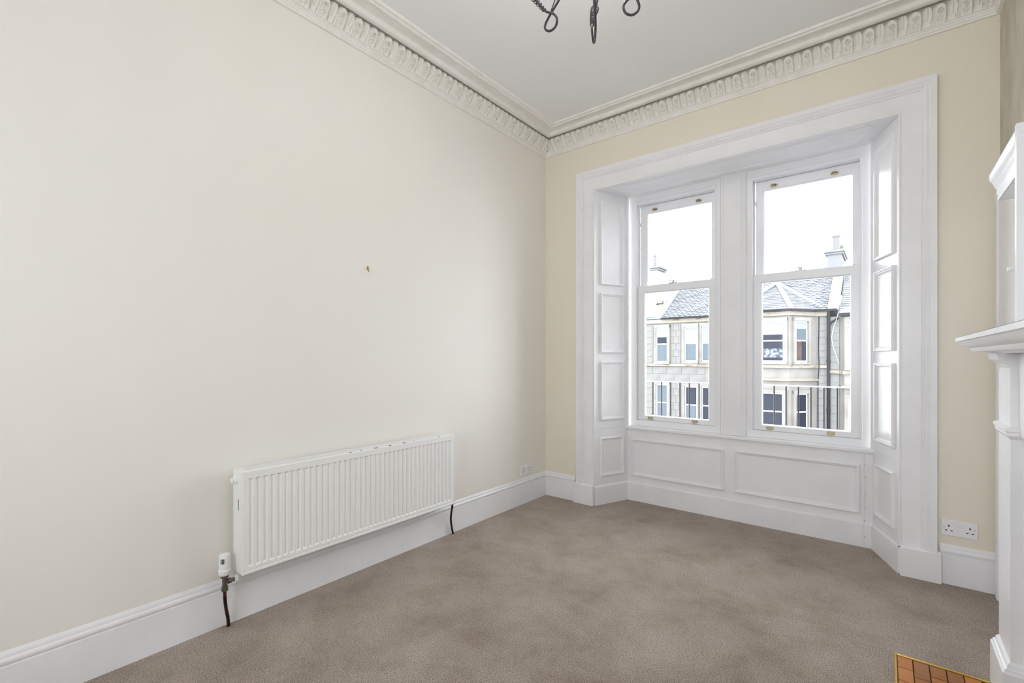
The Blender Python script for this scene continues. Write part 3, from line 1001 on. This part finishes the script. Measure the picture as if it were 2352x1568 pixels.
Rv = Vector((math.cos(TH), math.sin(TH), 0))
Fv = Vector((-math.sin(TH), math.cos(TH), 0))
for k in range(5):
    ang = math.radians(2 + 72 * k)
    er = (Rv * math.cos(ang) + Fv * math.sin(ang)).normalized()
    et = Vector((-er.y, er.x, 0))
    base = Vector((CX, CY, 0)) + er * 0.162

    def Q(a, z, t=0.0):
        v_ = base + er * a + et * t
        return (v_.x, v_.y, z)
    # rod: from the candle cup outside, down the coil, round the teardrop loop, back up to the stem
    rod = catmull([Q(0.20, 2.86, 0.0), Q(0.185, 2.81, 0.006), Q(0.13, 2.745, 0.010), Q(0.07, 2.675, 0.010), Q(0.020, 2.606, 0.008), Q(-0.012, 2.585, 0.004), Q(-0.030, 2.560, 0.003), Q(-0.024, 2.533, 0.001), Q(0.0, 2.524, 0.0),
                   Q(0.022, 2.538, -0.002), Q(0.026, 2.560, -0.004), Q(0.008, 2.592, -0.008), Q(-0.030, 2.635, -0.010), Q(-0.085, 2.70, -0.010), Q(-0.155, 2.77, -0.006)])
    arm = MB().tube(rod, 0.0046, 8).build('arm', 'iron', ch, smooth=True)
    # wire coil wound over the upper outer rod, widening upwards
    seg = rod[10:25]
    pts = []
    turns = 11
    N_ = turns * 10
    for i in range(N_ + 1):
        f_ = i / N_ * (len(seg) - 1)
        a_ = int(min(f_, len(seg) - 2))
        c_ = seg[a_].lerp(seg[a_ + 1], f_ - a_)
        t_ = (seg[a_ + 1] - seg[a_]).normalized()
        n1 = et
        n2 = t_.cross(n1)
        rr_ = 0.0175 - 0.011 * (i / N_)
        ph = 2 * math.pi * turns * i / N_
        pts.append(c_ + n1 * rr_ * math.cos(ph) + n2 * rr_ * math.sin(ph))
    MB().tube(pts, 0.0017, 5).build('coil', 'iron', arm, smooth=True)
    # second lighter brace beside the returning rod
    MB().tube(catmull([Q(0.010, 2.586, -0.006), Q(-0.018, 2.640, -0.004), Q(-0.066, 2.72, -0.003), Q(-0.15, 2.86, 0.0)]), 0.0022, 6).build('brace', 'iron', arm, smooth=True)
    c = Q(0.20, 0)
    mb = MB()
    mb.lathe([(0.006, 2.85), (0.03, 2.865), (0.034, 2.875), (0.012, 2.876)], (c[0], c[1], 0), 24)
    cup = mb.build('candle_cup', 'iron', ch, smooth=40)
    MB().lathe([(0.011, 2.875), (0.011, 2.945), (0.008, 2.948)], (c[0], c[1], 0), 10).build('candle_sleeve', 'candle_sleeve', cup, smooth=40)
    MB().lathe([(0.006, 2.947), (0.015, 2.965), (0.014, 2.985), (0.004, 3.015)], (c[0], c[1], 0), 10).build('bulb', 'bulb', cup, smooth=True)

# ---------------------------------------------------------------- iron guard rail outside the windows
gr = tag(empty('window_guard_rail', (1.4, 0.87, 0.4)), 'black iron guard railing with pale top rail just outside both windows', 'railing')
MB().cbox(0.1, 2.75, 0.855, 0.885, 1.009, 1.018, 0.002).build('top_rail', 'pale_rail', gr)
MB().box(0.1, 2.75, 0.862, 0.878, 0.46, 0.475).build('bottom_rail', 'rail_paint', gr)
bar = MB().tube([(0, 0, 0.47), (0, 0, 1.010)], 0.0062, 8).build('bar', 'rail_paint', smooth=True)
xx = 0.135
first = True
while xx < 2.72:
    if first:
        place(bar, gr, (xx, 0.87, 0))
        first = False
    else:
        copy_piece(bar, gr, (xx, 0.87, 0))
    xx += 0.0861
mb = MB()
mb.box(-1.0, 4.0, 0.56, 0.95, 0.30, 0.46)
struct(mb.build('trim_11', 'sandstone'), 'stone ledge outside the windows carrying the guard railing', 'ledge')

# ---------------------------------------------------------------- tenement across the street
FYF = 22.0
tb = tag(empty('tenement_building', (-3.0, FYF, -8.5)), 'pale sandstone tenement with slate roof and canted bay across the street', 'building')
mb = MB()
mb.box(-9.0, 0.42, FYF, FYF + 7.5, -8.5, 3.30).box(0.42, 0.79, FYF, FYF + 7.5, -8.5, 3.05)
mb.build('wall', 'sandstone', tb)
BAY = [(-4.06, FYF), (-3.2, 20.75), (-1.0, 20.75), (-0.14, FYF)]
mb = MB()
mb.prism([(-4.06, FYF + 0.02), (-3.2, 20.75), (-1.0, 20.75), (-0.14, FYF + 0.02)], -8.5, 3.30)
bay = mb.build('bay', 'sandstone', tb)
# eaves cornice and gutter
mb = MB()
mb.box(-9.0, -4.06, FYF - 0.10, FYF, 3.10, 3.30)
mb.box(-0.14, 0.42, FYF - 0.10, FYF, 3.10, 3.30)
mb.prism([(-4.16, FYF), (-3.25, 20.66), (-0.95, 20.66), (-0.04, FYF)], 3.12, 3.30)
mb.build('eaves_cornice', 'stained_cornice', tb)
mb = MB()
mb.box(-7.30, -4.0, FYF - 0.24, FYF + 0.05, 3.30, 3.40)
mb.box(-0.2, 0.70, FYF - 0.24, FYF + 0.05, 3.30, 3.40)
mb.prism([(-4.30, FYF), (-3.31, 20.54), (-0.89, 20.54), (0.10, FYF)], 3.30, 3.40)
mb.build('gutter', 'gutter_black', tb)
# string courses
mb = MB()
mb.box(-9.0, -4.06, FYF - 0.12, FYF, 0.74, 0.87).box(-0.14, 0.34, FYF - 0.12, FYF, 0.74, 0.87)
mb.prism([(-4.2, FYF), (-3.27, 20.63), (-0.93, 20.63), (0.0, FYF)], 0.745, 0.875)
mb.prism([(-4.26, FYF), (-3.3, 20.58), (-0.90, 20.58), (0.06, FYF)], 0.16, 0.22)
mb.prism([(-4.2, FYF), (-3.26, 20.64), (-0.94, 20.64), (0.0, FYF)], 0.22, 0.27)
mb.build('string_course', 'stained_cornice', tb)
# roofs
EZ = 3.40
RIDGE = (26.0, 5.88)
slope = (RIDGE[1] - EZ) / (RIDGE[0] - FYF)
mb = MB()
mb.prism_axis([(FYF - 0.12, EZ - 0.05), (RIDGE[0], RIDGE[1]), (30.0, 3.4), (FYF, 3.3)], 0, -9.0, 0.42)
roof = mb.build('roof', 'slate', tb)
AX = (-2.10, 24.7, EZ + (24.7 - FYF) * slope + 0.02)
c4 = [(-4.30, FYF, EZ), (-3.31, 20.54, EZ), (-0.89, 20.54, EZ), (0.10, FYF, EZ)]
mb = MB()
mb.add(c4 + [AX, (AX[0], FYF + 0.4, EZ - 0.05)], [(0, 1, 4), (1, 2, 4), (2, 3, 4), (3, 0, 5), (3, 5, 4), (5, 0, 4)])
mb.build('bay_roof', 'slate', tb)
# slates in courses: thin real courses that catch light on their lower edges
sl = MB()


def course(p0, p1, q0, q1, nrm, n_):
    """strips between eave line p0-p1 and upper line q0-q1"""
    p0, p1, q0, q1, nrm = map(Vector, (p0, p1, q0, q1, nrm))
    nrm.normalize()
    rnd = random.Random(3)
    for i in range(n_):
        t0, t1 = i / n_, min(1.0, (i + 1.12) / n_)
        a, b_ = p0.lerp(q0, t0), p1.lerp(q1, t0)
        c_, d_ = p0.lerp(q0, t1), p1.lerp(q1, t1)
        wid = (b_ - a).length
        m_ = max(1, int(wid / 0.26))
        off = 0.5 if i % 2 else 0.0
        for j in range(m_ + 1):
            s0, s1 = max(0.0, (j - off) / m_), min(1.0, (j + 1 - off) / m_ - 0.006)
            if s1 - s0 < 0.01:
                continue
            hh = 0.028 + rnd.random() * 0.022
            e0, e1 = a.lerp(b_, s0), a.lerp(b_, s1)
            f0, f1 = c_.lerp(d_, s0), c_.lerp(d_, s1)
            sl.add([e0 + nrm * hh, e1 + nrm * hh, f1 + nrm * 0.006, f0 + nrm * 0.006, e0, e1], [(0, 1, 2, 3), (4, 5, 1, 0)])


nm = Vector((0, -(RIDGE[1] - EZ), RIDGE[0] - FYF))
course((-7.35, FYF - 0.10, EZ - 0.03), (0.36, FYF - 0.10, EZ - 0.03), (-7.35, RIDGE[0], RIDGE[1]), (0.36, RIDGE[0], RIDGE[1]), nm, 24)


def tri_norm(a, b_, c_):
    a, b_, c_ = Vector(a), Vector(b_), Vector(c_)
    q = (b_ - a).cross(c_ - a)
    return q if q.z > 0 else -q


for i in range(3):
    course(c4[i], c4[i + 1], AX, AX, tri_norm(c4[i], c4[i + 1], AX), 17)
so = sl.build('roof_slate', 'slate', tb)
so['kind'] = 'stuff'
mb = MB()
AXv = Vector(AX)
for q in (1, 2):
    a = Vector(c4[q]) + Vector((0, 0, 0.07))
    mb.tube([a, AXv + Vector((0, 0, 0.07))], 0.11, 6)
for q in (0, 3):
    a = Vector(c4[q]) + Vector((0, 0.25, 0.10))
    mb.tube([a, AXv + Vector((0, 0, 0.05))], 0.10, 6)
mb.build('hip_flashing', 'lead', tb, smooth=40)
mb = MB()
mb.tube([(-9.0, RIDGE[0], RIDGE[1] + 0.04), (0.42, RIDGE[0], RIDGE[1] + 0.04)], 0.09, 8)
mb.build('ridge', 'lead', tb, smooth=True)


# windows of the tenement
def far_window(P, U, wid, z0, z1, style, par, margin=0.13):
    """sash window on the plane through P with horizontal axis U; normal faces the street"""
    P, U = Vector(P), Vector(U).normalized()
    N = Vector((U.y, -U.x, 0))

    def bx(mb, a0, a1, z0_, z1_, n0, n1):
        c = [P + U * a0 + N * n0, P + U * a1 + N * n0, P + U * a1 + N * n1, P + U * a0 + N * n1]
        mb.prism([(q.x, q.y) for q in c], z0_, z1_)
    mb = MB()
    m_ = margin
    bx(mb, -m_, 0, z0 - 0.05, z1 + 0.14, 0, 0.12)
    bx(mb, wid, wid + m_, z0 - 0.05, z1 + 0.14, 0, 0.12)
    bx(mb, -m_, wid + m_, z1, z1 + 0.16, 0, 0.13)
    bx(mb, -m_, wid + m_, z0 - 0.10, z0, 0, 0.15)
    win = mb.build('window', 'sandstone', par)
    mb = MB()
    t = 0.055
    zm = (z0 + z1) / 2 + 0.05
    bx(mb, 0, t, z0, z1, 0, 0.03)
    bx(mb, wid - t, wid, z0, z1, 0, 0.03)
    bx(mb, t, wid - t, z0, z0 + t + 0.02, 0, 0.028)
    bx(mb, t, wid - t, z1 - t, z1, 0, 0.028)
    bx(mb, t, wid - t, zm - 0.03, zm + 0.03, 0, 0.027)
    mb.build('sash', 'sash_white', win)
    mb = MB()
    bx(mb, t, wid - t, zm, z1 - t, 0, 0.012)
    mb.build('pane', style[0], win)
    mb = MB()
    bx(mb, t, wid - t, z0 + t, zm, 0, 0.014)
    mb.build('pane', style[1], win)
    if style[2]:
        mb = MB()
        bx(mb, t, wid - t, z1 - t - style[2], z1 - t, 0, 0.02)
        mb.build('blind', 'blind', win)
    return win, bx, t


US = (1, 0, 0)
D, Pq = 'far_glass_dark', 'far_glass_pale'
far_window((-7.62, FYF, 0), US, 0.65, 0.94, 2.86, (D, Pq, 0.48), tb)
far_window((-6.06, FYF, 0), US, 0.66, 0.98, 2.86, ('blind', Pq, 0.0), tb)
w3, bx3, t3 = far_window((-5.17, FYF, 0), US, 0.66, 0.98, 2.86, ('blind', Pq, 0.0), tb)
far_window((-7.62, FYF, 0), US, 0.65, -2.4, -0.27, (Pq, Pq, 0.0), tb)
far_window((-6.04, FYF, 0), US, 0.66, -2.4, -0.33, (D, Pq, 0.0), tb)
far_window((-5.17, FYF, 0), US, 0.66, -2.4, -0.33, (D, D, 0.0), tb)
wb, bxb, tb_ = far_window((-3.00, 20.75, 0), US, 1.81, 1.0, 2.87, (D, D, 0.55), tb)
mb = MB()
bxb(mb, 0.06, 1.75, 1.22, 1.62, 0, 0.02)
mb.build('lace_panel', 'lace', wb)
far_window((-3.00, 20.75, 0), US, 1.78, -2.2, -0.40, (D, D, 0.0), tb)
cu = Vector((-0.14 + 1.0, FYF - 20.75, 0)).normalized()
for (z0, z1, st) in ((1.0, 2.87, (Pq, D, 0.30)), (-2.2, -0.42, (D, D, 0.0))):
    q0 = Vector((-1.0, 20.75, 0)) + cu * 0.30
    wc, bxc, tc_ = far_window(q0, cu, 0.72, z0, z1, st, tb)
    if z0 > 0:
        mb = MB()
        bxc(mb, 0.06, 0.40, z0 + 0.07, 1.95, 0, 0.02)
        mb.build('curtain', 'patterned_curtain', wc)
# dressed stone blocks of the street front that can be told apart
blk = {}


def ashlar(x0, x1, z0, z1, courses, per, yface=FYF, par=None):
    hgt = (z1 - z0) / courses
    for r in range(courses):
        xs = [x0]
        wv = (x1 - x0) / per
        sh = 0.5 * wv if r % 2 and per > 1 else 0.0
        k = x0 + (wv - sh if sh else wv)
        while k < x1 - 0.02:
            xs.append(k)
            k += wv
        xs.append(x1)
        for a, b_ in zip(xs, xs[1:]):
            key = (round(b_ - a, 3), round(hgt, 3))
            loc = (a, yface, z0 + r * hgt)
            if key in blk:
                copy_piece(blk[key], par or tb, loc)
            else:
                o = MB().cbox(0.007, b_ - a - 0.007, -0.02, 0.02, 0.007, hgt - 0.007, 0.006).build('ashlar_block', 'ashlar')
                place(o, par or tb, loc)
                blk[key] = o


ashlar(-8.25, -7.80, 0.90, 3.05, 6, 1)
ashlar(-6.80, -6.26, 0.90, 3.05, 6, 2)
ashlar(-8.25, -5.0, -0.10, 0.72, 2, 4)
ashlar(-8.25, -7.80, -2.0, -0.12, 5, 1)
ashlar(-6.80, -6.26, -2.0, -0.12, 5, 2)
ashlar(-0.10, 0.33, 0.90, 3.05, 7, 1)
ashlar(-0.10, 0.33, -2.0, 0.72, 8, 1)
# downpipes and cable
mb = MB()
mb.tube([(0.39, FYF - 0.12, 3.30), (0.38, FYF - 0.12, 3.1), (0.38, FYF - 0.12, -8.4)], 0.062, 8)
mb.tube([(0.74, FYF - 0.10, 3.00), (0.62, FYF - 0.12, 2.86), (0.48, FYF - 0.13, 2.80), (0.40, FYF - 0.13, 2.66)], 0.05, 8)
for zz in (3.0, 2.0, 1.0, -0.2, -1.2):
    mb.lathe([(0.08, 0), (0.08, 0.09)], (0.38, FYF - 0.12, zz), 8)
mb.build('downpipe', 'gutter_black', tb, smooth=40)
MB().tube([(0.02, FYF - 0.04, 3.1), (0.0, FYF - 0.05, 1.5), (0.03, FYF - 0.14, 0.8), (-0.02, FYF - 0.05, 0.2), (-0.02, FYF - 0.05, -2.0)], 0.022, 6).build('cable', 'gutter_black', tb)
MB().tube([(0.78, FYF - 0.22, 3.3), (0.68, FYF - 0.16, 2.9), (0.56, FYF - 0.15, 2.5), (0.50, FYF - 0.15, 2.1), (0.56, FYF - 0.15, 1.7), (0.77, FYF - 0.15, 0.95)], 0.012, 6).build('white_cable', 'sash_white', tb)
# skew coping up the roof and the chimney at its head
mb = MB()
mb.prism_axis([(FYF - 0.18, EZ + 0.12), (RIDGE[0], RIDGE[1] + 0.28), (RIDGE[0], RIDGE[1] - 0.2), (FYF - 0.18, EZ - 0.05)], 0, 0.36, 0.76)
mb.build('skew_coping', 'cream_render', tb)


def chimney(x0, x1, y0, y1, z0, z1, pots, name, mt, par):
    mb = MB()
    mb.box(x0, x1, y0, y1, z0, z1)
    c = mb.build(name, mt, par)
    mb = MB()
    mb.cbox(x0 - 0.08, x1 + 0.08, y0 - 0.08, y1 + 0.08, z1, z1 + 0.10, 0.02)
    mb.cbox(x0 - 0.14, x1 + 0.14, y0 - 0.14, y1 + 0.14, z1 + 0.10, z1 + 0.22, 0.03)
    mb.build('cap', 'chimney_stone', c)
    for (px_, py_, r_, hh) in pots:
        MB().lathe([(r_ * 1.05, 0), (r_, 0.08), (r_ * 0.9, hh - 0.16), (r_ * 1.08, hh - 0.14), (r_ * 1.08, hh - 0.05), (r_ * 0.7, hh)], (px_, py_, z1 + 0.22), 12).build('chimney_pot', 'pot_clay', c, smooth=40)


chimney(0.06, 0.66, 25.2, 27.6, 4.6, 6.42, ((0.42, 25.55, 0.17, 0.86), (0.42, 26.1, 0.13, 0.55), (0.55, 26.6, 0.12, 0.5), (0.42, 27.2, 0.12, 0.5)), 'chimney', 'chimney_stone', tb)
chimney(-9.0, -7.60, 22.15, 23.2, 3.2, 6.12, ((-7.95, 22.6, 0.10, 0.80),), 'chimney', 'cream_render', tb)
mb = MB()
mb.prism_axis([(FYF - 0.05, 3.40), (25.0, 5.45), (25.0, 5.0), (FYF - 0.05, 3.2)], 0, -7.60, -7.32)
mb.build('flashing', 'lead', tb)
mb = MB()
mb.lathe([(0.13, 0), (0.13, 0.06), (0.09, 0.08), (0.09, 0.34)], (-7.60, 22.02, 4.25), 10, 0)
mb.build('flue_terminal', 'valve_metal', tb, smooth=40)

# neighbour to the right
nb = tag(empty('neighbouring_tenement', (2.0, FYF, -8.5)), 'pale stone tenement beyond the black downpipe across the street', 'building')
mb = MB()
mb.box(0.80, 6.0, FYF, FYF + 7.5, -8.5, 3.05)
mb.build('wall', 'sandstone', nb)
mb = MB()
mb.prism([(0.81, FYF + 0.02), (0.98, 21.7), (3.6, 21.7), (3.9, FYF + 0.02)], -8.5, 3.0)
mb.build('bay', 'sandstone', nb)
mb = MB()
mb.box(0.80, 6.0, FYF - 0.4, FYF + 0.05, 3.05, 3.16)
mb.build('gutter', 'gutter_black', nb)
mb = MB()
mb.prism_axis([(FYF - 0.3, 3.16), (RIDGE[0], RIDGE[1]), (30.0, 3.1), (FYF, 3.05)], 0, 0.80, 6.0)
mb.build('roof', 'slate', nb)
sl = MB()
course((0.80, FYF - 0.28, 3.17), (2.4, FYF - 0.28, 3.17), (0.80, RIDGE[0], RIDGE[1]), (2.4, RIDGE[0], RIDGE[1]), nm, 24)
so = sl.build('roof_slate', 'slate', nb)
so['kind'] = 'stuff'
mb = MB()
mb.add([(0.80, 21.62, 3.18), (1.8, 21.55, 3.18), (1.5, 22.6, 3.75), (0.95, 22.3, 3.5)], [(0, 1, 2, 3)])
mb.build('lead_flat', 'lead', nb)
mb = MB()
mb.box(0.80, 6.0, FYF - 0.14, FYF, 0.50, 0.63).prism([(0.80, FYF), (0.92, 21.6), (3.7, 21.6), (4.0, FYF)], 0.48, 0.62)
mb.prism([(0.80, FYF), (0.88, 21.55), (3.7, 21.55), (4.0, FYF)], -0.12, -0.02)
mb.build('string_course', 'stained_cornice', nb)
far_window((1.12, 21.7, 0), US, 0.9, 0.75, 2.55, (D, D, 0.0), nb)
far_window((1.12, 21.7, 0), US, 0.9, -2.3, -0.55, (D, D, 0.0), nb)
ashlar(0.44, 0.79, 0.68, 2.98, 7, 1, FYF, tb)
ashlar(0.44, 0.79, -2.0, 0.46, 7, 1, FYF, tb)
MB().box(0.44, 0.79, FYF - 0.14, FYF, 0.50, 0.63).build('string_course', 'stained_cornice', tb)

# street between
struct(MB().box(-40, 40, 0.95, 60, -8.7, -8.5).build('street', 'street'), 'grey street surface below the windows', 'street')
